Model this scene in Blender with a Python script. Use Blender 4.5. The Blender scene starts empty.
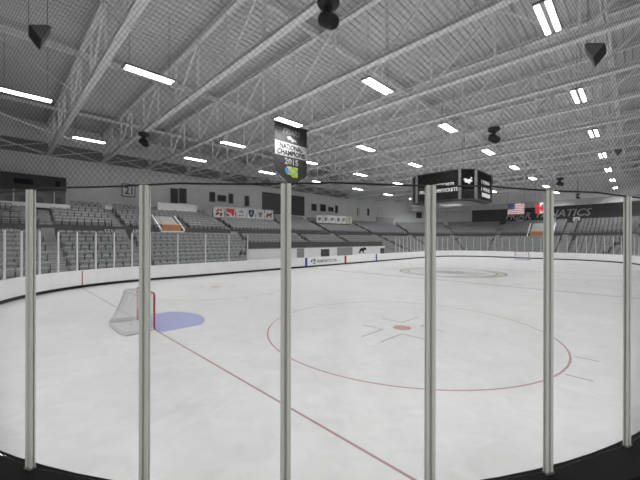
import bpy, math, random
from math import sin, cos, pi, sqrt, atan2, radians, hypot
from mathutils import Vector, Matrix
random.seed(7)
COL = bpy.context.scene.collection
SC = bpy.context.scene

# ------------------------------------------------------------------ rink frame
# goal line X=0, centre line X=26.32, rink axis Y=0, ice z=0 (metres)
XN, XF, HW, RC = -4.4, 57.0, 12.9, 7.9
XC, XB, XG = 26.32, 6.56, 52.64
CAM = (-3.718, -12.436, 3.04)
YAW, ROLL, FPX, CY = 0.7804, 0.0021, 319.4, 239.43
SY, CYW = sin(YAW), cos(YAW)

def offs(X, Y):
    """distance outside the board line on the far and the right-hand side"""
    if X <= XF - RC: return Y - HW
    if Y > HW - RC: return hypot(X - XF + RC, Y - HW + RC) - RC
    if Y < -HW + RC: return hypot(X - XF + RC, Y + HW - RC) - RC
    return X - XF
def nrm(X, Y):
    if X <= XF - RC: return (0.0, 1.0)
    if Y > HW - RC: a = atan2(Y - HW + RC, X - XF + RC)
    elif Y < -HW + RC: a = atan2(Y + HW - RC, X - XF + RC)
    else: a = 0
    return (cos(a), sin(a))
def hit(px, off):
    """ground point where the view direction of a column meets the line 'off' metres behind the boards"""
    t = (px - 320) / FPX
    dx, dy = CYW + t * SY, SY - t * CYW
    w = 8.0
    while w < 130:
        X, Y = CAM[0] + w * dx, CAM[1] + w * dy
        if offs(X, Y) >= off: break
        w += 0.01
    return X, Y, w
def zat(py, w, px=320): return CAM[2] + (CY + (px - 320) * ROLL - py) / FPX * w

# ------------------------------------------------------------------ materials
def srgb(v):
    v /= 255.0
    return v / 12.92 if v <= 0.04045 else ((v + 0.055) / 1.055) ** 2.4
_m = {}
def mat(name, col, rough=0.6, metal=0.0, noise=0.0, scale=4.0, emit=0.0, spec=0.5):
    if name in _m: return _m[name]
    m = bpy.data.materials.new(name); m.use_nodes = True
    nt = m.node_tree; b = nt.nodes['Principled BSDF']
    c = tuple(col) + (1,)
    b.inputs['Base Color'].default_value = c
    b.inputs['Roughness'].default_value = rough
    b.inputs['Metallic'].default_value = metal
    b.inputs['Specular IOR Level'].default_value = spec
    if noise > 0:
        tc = nt.nodes.new('ShaderNodeTexCoord'); n = nt.nodes.new('ShaderNodeTexNoise')
        n.inputs['Scale'].default_value = scale; n.inputs['Detail'].default_value = 5
        r = nt.nodes.new('ShaderNodeMapRange')
        r.inputs['From Min'].default_value = .3; r.inputs['From Max'].default_value = .7
        r.inputs['To Min'].default_value = 1 - noise; r.inputs['To Max'].default_value = 1 + noise
        mx = nt.nodes.new('ShaderNodeVectorMath'); mx.operation = 'SCALE'
        mx.inputs[0].default_value = c[:3]
        nt.links.new(tc.outputs['Object'], n.inputs['Vector'])
        nt.links.new(n.outputs['Fac'], r.inputs['Value'])
        nt.links.new(r.outputs['Result'], mx.inputs['Scale'])
        nt.links.new(mx.outputs['Vector'], b.inputs['Base Color'])
    if emit > 0:
        b.inputs['Emission Color'].default_value = c
        b.inputs['Emission Strength'].default_value = emit
    _m[name] = m; return m
def g(v): return (v, v, v)

M = dict(
    steel=mat('truss_paint', g(.88), .55, noise=.08, scale=2),
    deck=mat('roof_deck', g(.64), .7, noise=.06, scale=.6),
    deckdark=mat('roof_joist', g(.30), .7),
    wall=mat('painted_block_wall', g(.86), .8, noise=.05, scale=1.5),
    darkwall=mat('charcoal_wall', g(.028), .8, noise=.1),
    sideband=mat('edge_girder_paint', g(.88), .7), soffit=mat('soffit_paint', g(.52), .7),
    concrete=mat('stand_concrete', g(.25), .85, noise=.12, scale=2),
    step=mat('stair_concrete', g(.30), .85, noise=.1, scale=3),
    dark=mat('dark_fascia', g(.055), .7, noise=.1),
    black=mat('black_rubber', g(.008), .85, spec=.1),
    kick=mat('black_kickplate', g(.012), .7, spec=.2),
    seat=mat('grey_seat_plastic', (.275, .275, .285), .55, noise=.1, scale=.8),
    seatf=mat('dark_seat_frame', g(.05), .5),
    board=mat('white_board_plastic', g(.86), .35, noise=.04, scale=1.2),
    white=mat('white_paint', g(.75), .6),
    whitewall=mat('white_bench_wall', g(.82), .6, noise=.05),
    greywall=mat('grey_bench_panel', g(.28), .6),
    post=mat('aluminium_post', (.65, .655, .60), .5, metal=.1),
    farpost=mat('white_glass_post', g(.66), .5),
    red=mat('red_paint', (.42, .02, .035), .4),
    blue=mat('blue_paint', (.03, .06, .42), .4),
    net=mat('black_net_cord', g(.02), .8),
    cord=mat('white_net_cord', g(.62), .8),
    frame=mat('white_goal_frame', g(.55), .5),
    blackmetal=mat('black_metal', g(.018), .45),
    box=mat('dark_grey_box', g(.07), .6), cab=mat('speaker_cabinet', g(.17), .6),
    boxlow=mat('black_speaker_grille', g(.012), .7),
    screen=mat('black_screen', g(.006), .7, spec=.15),
    trim=mat('grey_trim', g(.17), .5),
    text=mat('lit_white_text', g(.85), .5, emit=.36),
    lamp=mat('fluorescent_tube', (1, 1, 1), .5, emit=1.0),
    house=mat('lamp_housing', g(.16), .5),
    pane=mat('dark_window_pane', g(.03), .5, spec=.2),
    wframe=mat('window_frame_paint', g(.33), .6),
    cloth=mat('white_banner_cloth', g(.62), .8),
    bblack=mat('black_banner_cloth', g(.022), .8),
    bwhite=mat('pale_banner_cloth', g(.32), .8),
    bgrey=mat('grey_print', g(.19), .8),
    orange=mat('orange_panel', (.42, .20, .085), .7, noise=.15, scale=3),
    fred=mat('flag_red', (.50, .02, .03), .8), fpink=mat('faded_red', (.42, .13, .15), .8),
    fnavy=mat('flag_navy', (.02, .025, .10), .8),
    green=mat('lime_print', (.33, .45, .05), .8), pblue=mat('blue_print', (.05, .2, .45), .8),
    maroon=mat('maroon_print', (.16, .04, .04), .8), yellow=mat('yellow_print', (.62, .58, .12), .8),
    cable=mat('steel_cable', g(.1), .5),
    letter=mat('grey_wall_letter', g(.55), .7),
)
M['deck_fill'] = mat('deck_fill_glow', (1, .99, .97), .5, emit=1.0)  # fill glow added on the lamp tops to brighten the roof deck
M['deck_fill'].node_tree.nodes['Principled BSDF'].inputs['Emission Strength'].default_value = 3.5
M['lamp'].node_tree.nodes['Principled BSDF'].inputs['Emission Strength'].default_value = 16.0

def glass_mat():
    m = bpy.data.materials.new('clear_acrylic'); m.use_nodes = True
    nt = m.node_tree; nt.nodes.clear()
    o = nt.nodes.new('ShaderNodeOutputMaterial'); mx = nt.nodes.new('ShaderNodeMixShader')
    t = nt.nodes.new('ShaderNodeBsdfTransparent'); gl = nt.nodes.new('ShaderNodeBsdfGlossy')
    lw = nt.nodes.new('ShaderNodeLayerWeight'); lw.inputs['Blend'].default_value = .5
    pw = nt.nodes.new('ShaderNodeMath'); pw.operation = 'POWER'; pw.inputs[1].default_value = 5
    ma = nt.nodes.new('ShaderNodeMath'); ma.operation = 'MULTIPLY_ADD'; ma.inputs[1].default_value = .6; ma.inputs[2].default_value = .025
    nt.links.new(lw.outputs['Facing'], pw.inputs[0]); nt.links.new(pw.outputs[0], ma.inputs[0])
    t.inputs['Color'].default_value = (.985, .99, .985, 1)
    gl.inputs['Roughness'].default_value = .04; gl.inputs['Color'].default_value = (.9, .9, .9, 1)
    nt.links.new(ma.outputs[0], mx.inputs['Fac'])
    nt.links.new(t.outputs[0], mx.inputs[1]); nt.links.new(gl.outputs[0], mx.inputs[2])
    nt.links.new(mx.outputs[0], o.inputs['Surface'])
    return m
M['glass'] = glass_mat()

# ------------------------------------------------------------------ mesh builder
class MB:
    def __init__(s): s.v = []; s.f = []; s.mi = []
    def add(s, vs, fs, mi=0):
        n = len(s.v); s.v += [tuple(p) for p in vs]
        s.f += [tuple(i + n for i in f) for f in fs]; s.mi += [mi] * len(fs)
    BF = [(0, 3, 2, 1), (4, 5, 6, 7), (0, 1, 5, 4), (1, 2, 6, 5), (2, 3, 7, 6), (3, 0, 4, 7)]
    def box(s, x0, x1, y0, y1, z0, z1, mi=0):
        s.add([(x0, y0, z0), (x1, y0, z0), (x1, y1, z0), (x0, y1, z0), (x0, y0, z1), (x1, y0, z1), (x1, y1, z1), (x0, y1, z1)], MB.BF, mi)
        return s
    def bar(s, p, q, wx, wz, up=(0, 0, 1), mi=0):
        """rectangular bar from p to q: wx across, wz along 'up'"""
        p, q = Vector(p), Vector(q); d = (q - p).normalized(); u = Vector(up)
        a = d.cross(u)
        if a.length < 1e-4: a = d.cross(Vector((1, 0, 0)))
        a.normalize(); b = a.cross(d)
        a *= wx / 2; b *= wz / 2
        s.add([p - a - b, p + a - b, p + a + b, p - a + b, q - a - b, q + a - b, q + a + b, q - a + b], MB.BF, mi)
        return s
    def tube(s, pts, r, n=8, mi=0, cap=True, closed=False):
        pts = [Vector(p) for p in pts]; k = len(pts); rings = []
        for i, p in enumerate(pts):
            if closed: d = pts[(i + 1) % k] - pts[i - 1]
            else: d = pts[min(i + 1, k - 1)] - pts[max(i - 1, 0)]
            d.normalize(); u = Vector((0, 0, 1)) if abs(d.z) < .9 else Vector((1, 0, 0))
            a = d.cross(u).normalized(); b = a.cross(d)
            rr = r[i] if isinstance(r, (list, tuple)) else r
            rings.append([p + a * (rr * cos(2 * pi * j / n)) + b * (rr * sin(2 * pi * j / n)) for j in range(n)])
        vs = [q for R in rings for q in R]; fs = []
        for i in range(k if closed else k - 1):
            i2 = (i + 1) % k
            for j in range(n):
                fs.append((i * n + j, i * n + (j + 1) % n, i2 * n + (j + 1) % n, i2 * n + j))
        if cap and not closed:
            fs.append(tuple(range(n))[::-1]); fs.append(tuple((k - 1) * n + j for j in range(n)))
        s.add(vs, fs, mi); return s
    def prism(s, poly, fn, t0, t1, mi=0):
        """2-D polygon mapped to 3-D by fn(u, v, t) and given thickness t0..t1"""
        n = len(poly)
        vs = [fn(u, v, t0) for u, v in poly] + [fn(u, v, t1) for u, v in poly]
        fs = [tuple(range(n))[::-1], tuple(range(n, 2 * n))] + [(i, (i + 1) % n, (i + 1) % n + n, i + n) for i in range(n)]
        s.add(vs, fs, mi); return s
    def sweep(s, prof, path, closed_path=False, closed_prof=True, mi=0):
        """profile of (offset, z) carried along path of (x, y, nx, ny)"""
        k = len(prof); vs = [(x + nx * o, y + ny * o, z) for x, y, nx, ny in path for o, z in prof]; fs = []
        L = len(path)
        for i in range(L if closed_path else L - 1):
            i2 = (i + 1) % L
            for j in range(k if closed_prof else k - 1):
                j2 = (j + 1) % k
                fs.append((i * k + j, i2 * k + j, i2 * k + j2, i * k + j2))
        if closed_prof and not closed_path:
            fs.append(tuple(range(k))); fs.append(tuple((L - 1) * k + j for j in range(k))[::-1])
        s.add(vs, fs, mi); return s
    def mesh(s, name, mats, org=(0, 0, 0), smooth=False):
        me = bpy.data.meshes.new(name)
        me.from_pydata([(x - org[0], y - org[1], z - org[2]) for x, y, z in s.v], [], s.f)
        for m in (mats if isinstance(mats, (list, tuple)) else [mats]): me.materials.append(m)
        me.polygons.foreach_set('material_index', s.mi)
        if smooth: me.polygons.foreach_set('use_smooth', [True] * len(s.f))
        me.update(); return me
    def build(s, name, mats, parent=None, org=None, smooth=False, bevel=0):
        if org is None:
            org = (0, 0, 0); p = parent
            while p is not None:
                org = tuple(a + b for a, b in zip(org, p.location)); p = p.parent
        o = bpy.data.objects.new(name, s.mesh(name, mats, org, smooth))
        COL.objects.link(o)
        if parent is not None: o.parent = parent
        else: o.location = org
        if bevel:
            b = o.modifiers.new('bevel', 'BEVEL'); b.width = bevel; b.segments = 2; b.limit_method = 'ANGLE'
        return o

def tag(o, label, cat, group=None, kind=None):
    o['label'] = label; o['category'] = cat
    if group: o['group'] = group
    if kind: o['kind'] = kind
    return o
def thing(name, label, cat, loc=(0, 0, 0), group=None):
    o = bpy.data.objects.new(name, None); COL.objects.link(o); o.location = loc
    o.empty_display_size = .2
    return tag(o, label, cat, group)
def struct(o): o['kind'] = 'structure'; return o
def dup(o, parent=None):
    c = o.copy(); COL.objects.link(c)
    if parent is not None: c.parent = parent
    for ch in list(o.children): dup(ch, c)
    return c
def text_mesh(txt, size, shear=0, bold=0, depth=.01, align='CENTER'):
    cu = bpy.data.curves.new('lettering', 'FONT'); cu.body = txt; cu.size = size
    cu.align_x = align; cu.align_y = 'CENTER'; cu.shear = shear; cu.offset = bold; cu.extrude = depth; cu.resolution_u = 2
    o = bpy.data.objects.new('lettering_tmp', cu); COL.objects.link(o)
    me = bpy.data.meshes.new_from_object(o.evaluated_get(bpy.context.evaluated_depsgraph_get()))
    bpy.data.objects.remove(o); bpy.data.curves.remove(cu)
    return me
def letters(txt, pos, xdir, parent, material, size=None, width=None, height=None, shear=0, bold=0, depth=.01, name='lettering', up=(0, 0, 1)):
    """lettering whose reading direction is xdir, upright, centred at world pos; fitted to width x height"""
    me = text_mesh(txt, 1.0, shear, bold, depth)
    xs = [v.co.x for v in me.vertices]; ys = [v.co.y for v in me.vertices]
    w, h = max(xs) - min(xs), max(ys) - min(ys); cx, cy = (max(xs) + min(xs)) / 2, (max(ys) + min(ys)) / 2
    sx = width / w if width else None; sy = height / h if height else None
    sx = sx or sy; sy = sy or sx
    X = Vector(xdir).normalized(); U = Vector(up); N = X.cross(U)
    p = Vector(pos)
    for v in me.vertices:
        c = v.co.copy(); v.co = p + X * ((c.x - cx) * sx) + U * ((c.y - cy) * sy) + N * c.z
    o = bpy.data.objects.new(name, me); COL.objects.link(o); me.materials.append(material)
    if parent is not None:
        o.parent = parent; q = parent; org = Vector((0, 0, 0))
        while q is not None: org += q.location; q = q.parent
        me.transform(Matrix.Translation(-org))
    return o

# ------------------------------------------------------------------ paths
def ring(off=0.0, n=22, straight=12):
    """closed rounded rectangle of the boards"""
    P = []
    cs = [(XF - RC, HW - RC, 90, 0), (XF - RC, -HW + RC, 0, -90), (XN + RC, -HW + RC, -90, -180), (XN + RC, HW - RC, 180, 90)]
    for cx, cy, a0, a1 in cs:
        for i in range(n + 1):
            a = radians(a0 + (a1 - a0) * i / n)
            P.append((cx + RC * cos(a), cy + RC * sin(a), cos(a), sin(a)))
    return P
def bowl(x0=-16.0, a_end=-55, from_corner=None, n=14, x1=None):
    """open line of the far side, the far corner and the far end"""
    P = []
    if from_corner is None:
        k = 16
        xe = XF - RC if x1 is None else x1
        P += [(x0 + (xe - x0) * i / k, HW, 0, 1) for i in range(k)]
        if x1 is not None: return P + [(x1, HW, 0, 1)]
        a_s = 90
    else: a_s = from_corner
    for i in range(n + 1):
        a = radians(a_s * (1 - i / n)); P.append((XF - RC + RC * cos(a), HW - RC + RC * sin(a), cos(a), sin(a)))
    for i in range(0, n + 1):
        a = radians(a_end * i / n); P.append((XF - RC + RC * cos(a), -HW + RC + RC * sin(a), cos(a), sin(a)))
    return P

# ------------------------------------------------------------------ ice (floor) with painted lines
class NG:
    def __init__(s, nt): s.nt = nt
    def op(s, o, a, b=None):
        n = s.nt.nodes.new('ShaderNodeMath'); n.operation = o
        for i, v in enumerate((a, b)):
            if v is None: continue
            if isinstance(v, (int, float)): n.inputs[i].default_value = v
            else: s.nt.links.new(v, n.inputs[i])
        return n.outputs[0]
def ice_material():
    m = bpy.data.materials.new('painted_ice'); m.use_nodes = True; nt = m.node_tree; N = NG(nt); op = N.op
    b = nt.nodes['Principled BSDF']
    tc = nt.nodes.new('ShaderNodeTexCoord'); sp = nt.nodes.new('ShaderNodeSeparateXYZ')
    nt.links.new(tc.outputs['Object'], sp.inputs[0]); X, Y = sp.outputs[0], sp.outputs[1]
    def band(v, c, hw): return op('LESS_THAN', op('ABSOLUTE', op('SUBTRACT', v, c)), hw)
    def dist(cx, cy): 
        a = op('SUBTRACT', X, cx); c = op('SUBTRACT', Y, cy)
        return op('SQRT', op('ADD', op('MULTIPLY', a, a), op('MULTIPLY', c, c)))
    AND = lambda a, c: op('MULTIPLY', a, c)
    def OR(*l):
        r = l[0]
        for x in l[1:]: r = op('MAXIMUM', r, x)
        return r
    # base tone: soft cloudy patches and skate scuffs
    n1 = nt.nodes.new('ShaderNodeTexNoise'); n1.inputs['Scale'].default_value = .45; n1.inputs['Detail'].default_value = 6
    n2 = nt.nodes.new('ShaderNodeTexNoise'); n2.inputs['Scale'].default_value = 2.3; n2.inputs['Detail'].default_value = 8; n2.inputs['Distortion'].default_value = 1.2
    for n in (n1, n2): nt.links.new(tc.outputs['Object'], n.inputs['Vector'])
    v = op('ADD', op('MULTIPLY', n1.outputs['Fac'], .12), op('MULTIPLY', n2.outputs['Fac'], .15))
    v = op('ADD', v, .395)
    comb = nt.nodes.new('ShaderNodeCombineColor')
    for i in range(3): nt.links.new(v, comb.inputs[i])
    cur = comb.outputs[0]
    def paint(mask, col, amount):
        nonlocal cur
        mx = nt.nodes.new('ShaderNodeMix'); mx.data_type = 'RGBA'
        nt.links.new(op('MULTIPLY', mask, amount), mx.inputs['Factor'])
        nt.links.new(cur, mx.inputs[6]); mx.inputs[7].default_value = tuple(col) + (1,)
        cur = mx.outputs[2]
    # goal creases
    for sx, x0 in ((1, 0.0), (-1, XG)):
        u = op('MULTIPLY', op('SUBTRACT', X, x0), sx)
        d = dist(x0, 0)
        inside = AND(AND(op('LESS_THAN', d, 2.0), op('GREATER_THAN', u, 0.0)), op('LESS_THAN', op('ABSOLUTE', Y), 1.45))
        edge = AND(inside, OR(op('GREATER_THAN', d, 1.95), op('GREATER_THAN', op('ABSOLUTE', Y), 1.40)))
        paint(inside, (.29, .30, .50), .95); paint(edge, (.45, .3, .45), .6)
    # centre ring: two circles and a pale tint between
    d = dist(XC, 0)
    paint(AND(op('LESS_THAN', d, 4.6), op('GREATER_THAN', d, 3.85)), (.40, .40, .34), .7)
    paint(OR(band(d, 4.57, .10), band(d, 3.85, .09)), (.17, .17, .14), .85)
    # dark crest smudge in the middle of the centre circle
    d2 = op('SQRT', op('ADD', op('POWER', op('MULTIPLY', op('SUBTRACT', X, XC), .8), 2), op('POWER', op('MULTIPLY', op('SUBTRACT', Y, 0), 1.0), 2)))
    paint(AND(op('LESS_THAN', d2, 1.3), op('GREATER_THAN', n2.outputs['Fac'], .45)), (.2, .2, .22), .6)
    # blue lines, centre line, goal lines
    paint(OR(band(X, XC - XB, .15), band(X, XC + XB, .15)), (.20, .21, .33), .8)
    paint(band(X, XC, .15), (.6, .5, .5), .22)
    paint(OR(band(X, 0, .026), band(X, XG, .03)), (.27, .13, .15), .85)
    # end-zone circles
    rings = []; dots = []; hashes = []; faint = [band(dist(XC, -HW), 3.05, .05)]
    for cx in (6.1, XG - 6.1):
        for cy in (-6.7, 6.7):
            dd = dist(cx, cy); rings.append(band(dd, 4.57, .025)); dots.append(op('LESS_THAN', dd, .31))
            ax = op('ABSOLUTE', op('SUBTRACT', X, cx)); ay = op('ABSOLUTE', op('SUBTRACT', Y, cy))
            hashes.append(AND(band(ax, .78, .03), band(ay, 4.57 + .27, .25)))
            hashes.append(AND(band(ay, .36, .028), band(ax, 1.2, .60)))
            hashes.append(AND(band(ax, .63, .028), band(ay, .78, .44)))
    for cx in (XC - XB + 1.5, XC + XB - 1.5):
        for cy in (-6.7, 6.7): faint.append(op('LESS_THAN', dist(cx, cy), .31))
    paint(OR(*rings), (.29, .10, .125), .8); paint(OR(*hashes), (.20, .15, .15), .75); paint(OR(*dots), (.38, .15, .155), .75); paint(OR(*faint), (.35, .3, .3), .6)
    nt.links.new(cur, b.inputs['Base Color'])
    b.inputs['Roughness'].default_value = .30; b.inputs['Specular IOR Level'].default_value = .14
    bp = nt.nodes.new('ShaderNodeBump'); bp.inputs['Strength'].default_value = .04; bp.inputs['Distance'].default_value = .02
    nt.links.new(n2.outputs['Fac'], bp.inputs['Height']); nt.links.new(bp.outputs[0], b.inputs['Normal'])
    return m
R0 = ring()
mb = MB(); pts = [(x, y, 0) for x, y, _, _ in R0]; low = [(x, y, -.05) for x, y, _, _ in R0]; k = len(pts)
mb.add(pts + low, [tuple(range(k))[::-1], tuple(range(k, 2 * k))] + [(i, (i + 1) % k, (i + 1) % k + k, i + k) for i in range(k)])
struct(tag(mb.build('floor', ice_material()), 'white ice sheet with red and blue painted lines', 'ice'))
mb = MB().box(-26, 90, -36, 40, -.25, -.06)
struct(tag(mb.build('floor_concrete', M['concrete']), 'grey concrete ground around the rink', 'floor'))

# ------------------------------------------------------------------ dasher boards
boards = thing('dasher_boards', 'white dasher boards with black kickplate ringing the whole ice sheet', 'boards', (XC, HW, 0))
MB().sweep([(0, .16), (0, 1.05), (.22, 1.05), (.22, .0), (.005, .0), (.005, .16)], R0, closed_path=True).build('board_panel', M['board'], boards)
MB().sweep([(-.012, 0), (-.012, .17), (.004, .17), (.004, 0)], R0, closed_path=True).build('kickplate', M['kick'], boards)
# cap rail; wide black ledge on the near corner below the camera
near = []
for i in range(41):
    a = radians(-76 - (104 - 0) * i / 40)
    near.append((XN + RC + RC * cos(a), -HW + RC + RC * sin(a), cos(a), sin(a)))
mb = MB().sweep([(-.01, 1.045), (-.01, 1.07), (.31, 1.07), (.31, 1.045)], near)
mb.sweep([(.22, .0), (.22, 1.05), (.31, 1.05), (.31, .0)], near)
mb.build('cap_ledge', M['black'], boards)
MB().sweep([(-.01, 1.05), (-.01, 1.075), (.24, 1.075), (.24, 1.05)], R0[:46]).build('cap_rail', M['board'], boards)
MB().sweep([(-.01, 1.05), (-.01, 1.075), (.24, 1.075), (.24, 1.05)], R0[69:] + R0[:1]).build('cap_rail', M['board'], boards)
def mark(x, w, mname, nm):
    MB().box(x - w / 2, x + w / 2, HW - .012, HW + .01, .17, 1.052).build(nm, M[mname], boards)
mark(XC - XB, .32, 'blue', 'blue_line_mark'); mark(XC + XB, .32, 'blue', 'blue_line_mark'); mark(XC, .36, 'red', 'red_line_mark')
# goal-line marks on the far left corner
ya = HW - RC + sqrt(RC ** 2 - (XN + RC) ** 2)
aa = atan2(ya - HW + RC, 0 - XN - RC)
mb = MB(); P = []
for da in (-.004, .004): P.append((XN + RC + RC * cos(aa + da), HW - RC + RC * sin(aa + da), cos(aa + da), sin(aa + da)))
mb.sweep([(-.012, .17), (-.012, 1.052), (.01, 1.052), (.01, .17)], P).build('goal_line_mark', M['red'], boards)
# advertisement between the blue and the red mark
letters('FRIARS BATTLE ON', (23.05, HW - .016, .60), (1, 0, 0), boards, M['black'], width=3.3, height=.34, bold=0, shear=.15, depth=.004)
mb = MB()
fn = lambda u, v, t: (u, HW - .012 - t, v)
mb.prism([(20.35, .62), (20.6, .86), (20.75, .70), (20.58, .52)], fn, 0, .006, 0)
mb.prism([(20.72, .88), (21.1, .90), (21.2, .66), (20.98, .56), (20.85, .7)], fn, 0, .006, 1)
mb.prism([(20.7, .50), (21.0, .54), (21.25, .38), (20.9, .30)], fn, 0, .006, 2)
mb.build('advert_emblem', [M['pblue'], M['bgrey'], M['green']], boards)

# ------------------------------------------------------------------ near glass: six posts in view and the panes between
CN = (XN + RC, -HW + RC)
def arc(ang, r): return (CN[0] + r * cos(radians(ang)), CN[1] + r * sin(radians(ang)))
def post_angle(px):
    t = (px - 320) / FPX; dx, dy = CYW + t * SY, SY - t * CYW; w = .5
    while True:
        X, Y = CAM[0] + w * dx, CAM[1] + w * dy
        if hypot(X - CN[0], Y - CN[1]) < RC + .05: break
        w += .002
    return math.degrees(atan2(Y - CN[1], X - CN[0])) % 360
near_px = [31, 145, 286, 430.2, 548.3, 627.2]
angs = [post_angle(p) for p in near_px]
angs = [angs[0] - 8.19] + angs + [angs[-1] + 8.19]
ZT = 3.46
def glass_post(ang, label):
    x, y = arc(ang, RC + .05); a = radians(ang)
    t = thing('glass_post', label, 'post', (x, y, 1.07), 'metal posts of the near glass')
    U = Vector((-sin(a), cos(a), 0)); Nn = Vector((cos(a), sin(a), 0)); o = Vector((x, y, 0))
    def sec(u0, u1, n0, n1, z0, z1):
        m = MB(); c = [o + U * u + Nn * n for u, n in ((u0, n0), (u1, n0), (u1, n1), (u0, n1))]
        m.add([p + Vector((0, 0, z0)) for p in c] + [p + Vector((0, 0, z1)) for p in c], MB.BF); return m
    m = sec(-.0385, .0385, -.016, -.005, 1.07, ZT)
    for q in (sec(-.0385, .0385, .005, .010, 1.07, ZT), sec(-.012, .012, -.01, .01, 1.07, ZT),
              sec(-.0385, -.010, .009, .017, 1.07, ZT), sec(.010, .0385, .009, .017, 1.07, ZT)):
        m.add(q.v, q.f)
    m.build('post_body', M['post'], t, bevel=.002)
    sec(-.042, .042, -.022, .024, 1.07, 1.085).build('base_shoe', M['trim'], t)
    return t
pl = ['metal glass post just outside the left edge of the view', 'grey metal glass post, leftmost, left of the goal', 'grey metal glass post standing in front of the near goal',
      'grey metal glass post below the hanging championship banner', 'grey metal glass post in front of the scoreboard', 'grey metal glass post, second from the right, beside the red and white flag',
      'grey metal glass post at the right edge', 'metal glass post just outside the right edge of the view']
for a, l in zip(angs, pl): glass_post(a, l)
gl = ['clear glass pane left of the leftmost grey post', 'clear glass pane between the leftmost post and the goal post', 'clear glass pane between the goal post and the banner post',
      'clear glass pane in front of the big face-off circle, left of the scoreboard post', 'clear glass pane right of the scoreboard post', 'narrow clear glass pane between the two rightmost posts', 'clear glass pane at the right edge of the view']
def pane(p, q, z0, z1, label, group, gap=.03, name='rink_glass', th=.012):
    p, q = Vector(p), Vector(q); d = (q - p).normalized(); p = p + d * gap; q = q - d * gap
    m = MB(); c = (p + q) / 2
    m.bar((p.x, p.y, (z0 + z1) / 2), (q.x, q.y, (z0 + z1) / 2), th, z1 - z0)
    o = m.build(name, M['glass'], org=(c.x, c.y, z0)); return tag(o, label, 'glass', group)
for i, l in enumerate(gl):
    pane(arc(angs[i], RC + .05) + (0,), arc(angs[i + 1], RC + .05) + (0,), 1.08, 3.44, l, 'panes of the near glass', .016)

# protective netting over the near glass
netting = thing('protective_netting', 'black diamond mesh net hanging above the near glass', 'net', arc(228, RC + .05) + (3.46,))
a0, a1 = 192, 262; rr = RC + .05; S0, S1 = radians(a0) * rr, radians(a1) * rr; ZN0, ZN1 = 3.47, 7.4
mb = MB(); pitch = .055; H = ZN1 - ZN0
for sg in (1, -1):
    s = S0 - H
    while s < S1 + H:
        nseg = 14; pp = []
        for i in range(nseg + 1):
            q = i / nseg; ss = s + sg * H * q; zz = ZN0 + H * q
            if S0 <= ss <= S1: pp.append(arc(math.degrees(ss / rr), rr + .002 * sg) + (zz,))
        if len(pp) > 1: mb.tube(pp, .00105, 3, cap=False)
        s += pitch
o = mb.build('mesh', M['net'], netting); o['kind'] = 'stuff'
MB().tube([arc(a0 + (a1 - a0) * i / 40, rr) + (ZN0 + .0 - .012 * sin(pi * ((i * 1.2) % 1)),) for i in range(41)], .008, 6).build('hem_cable', M['net'], netting)

# ------------------------------------------------------------------ far glass: posts and panes
GP = []   # lists of consecutive points for glazing runs
runA = []
for i in range(12):
    a = radians(180 - 90 * (i - .43) / 11); runA.append((XN + RC + (RC + .1) * cos(a), HW - RC + (RC + .1) * sin(a)))
runB = [(4.2, HW + .1), (6.2, HW + .1), (8.45, HW + .1), (10.6, HW + .1), (12.5, HW + .1)]
runC = [(38.0 + (49.1 - 38.0) * i / 10, HW + .1) for i in range(11)]
runD = []
for i in range(1, 12):
    a = radians(90 - 90 * i / 11); runD.append((XF - RC + (RC + .1) * cos(a), HW - RC + (RC + .1) * sin(a)))
runE = [(XF + .1, 5 - 10 * i / 9) for i in range(1, 10)]
runF = []
for i in range(1, 12):
    a = radians(-90 * i / 11); runF.append((XF - RC + (RC + .1) * cos(a), -HW + RC + (RC + .1) * sin(a)))
mpost = MB().box(-.042, .042, -.035, .035, 1.075, 3.45); mpost.box(-.055, .055, -.05, .05, 1.075, 1.13)
pm = None
def far_post(x, y, label, group):
    global pm
    if pm is None:
        o = mpost.build('glass_post', M['farpost']); pm = o
    else: o = pm.copy(); COL.objects.link(o)
    n = nrm(x, y) if x > 4 else (cos(atan2(y - HW + RC, x - XN - RC)), sin(atan2(y - HW + RC, x - XN - RC)))
    o.location = (x, y, 0); o.rotation_euler = (0, 0, atan2(n[1], n[0]) - pi / 2); tag(o, label, 'post', group)
    if x > 36: o.scale = (.62, .8, 1)
def run(pts, plabel, glabel, grp, skip_first=False, first=None):
    for i, p in enumerate(pts):
        if not (skip_first and i == 0): far_post(p[0], p[1], plabel, grp + ' posts')
    allp = ([first] if first else []) + list(pts)
    for p, q in zip(allp, allp[1:]): pane(p + (0,), q + (0,), 1.085, 3.44, glabel, grp + ' panes', .045)
run(runA, 'white glass post on the curved boards of the far left corner', 'clear glass pane on the curved boards of the far left corner', 'far left corner glass')
pane(runA[-1] + (0,), runB[0] + (0,), 1.085, 3.44, 'clear glass pane where the far left corner meets the far side', 'far left corner glass panes', .045)
run(runB, 'white glass post on the far side boards behind the goal crease', 'wide clear glass pane on the far side boards left of the benches', 'far side glass')
run(runC, 'white glass post on the far side boards right of the benches', 'clear glass pane on the far side boards right of the benches', 'far side glass beyond the benches')
run(runD, 'white glass post on the far right corner boards below the scoreboard', 'clear glass pane on the far right corner boards below the scoreboard', 'far right corner glass', first=runC[-1])
run(runE, 'white glass post on the end boards behind the far goal', 'clear glass pane on the end boards behind the far goal', 'far end glass', first=runD[-1])
run(runF, 'white glass post on the curved boards at the right edge', 'clear glass pane on the curved boards at the right edge', 'right corner glass', first=runE[-1])

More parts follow.
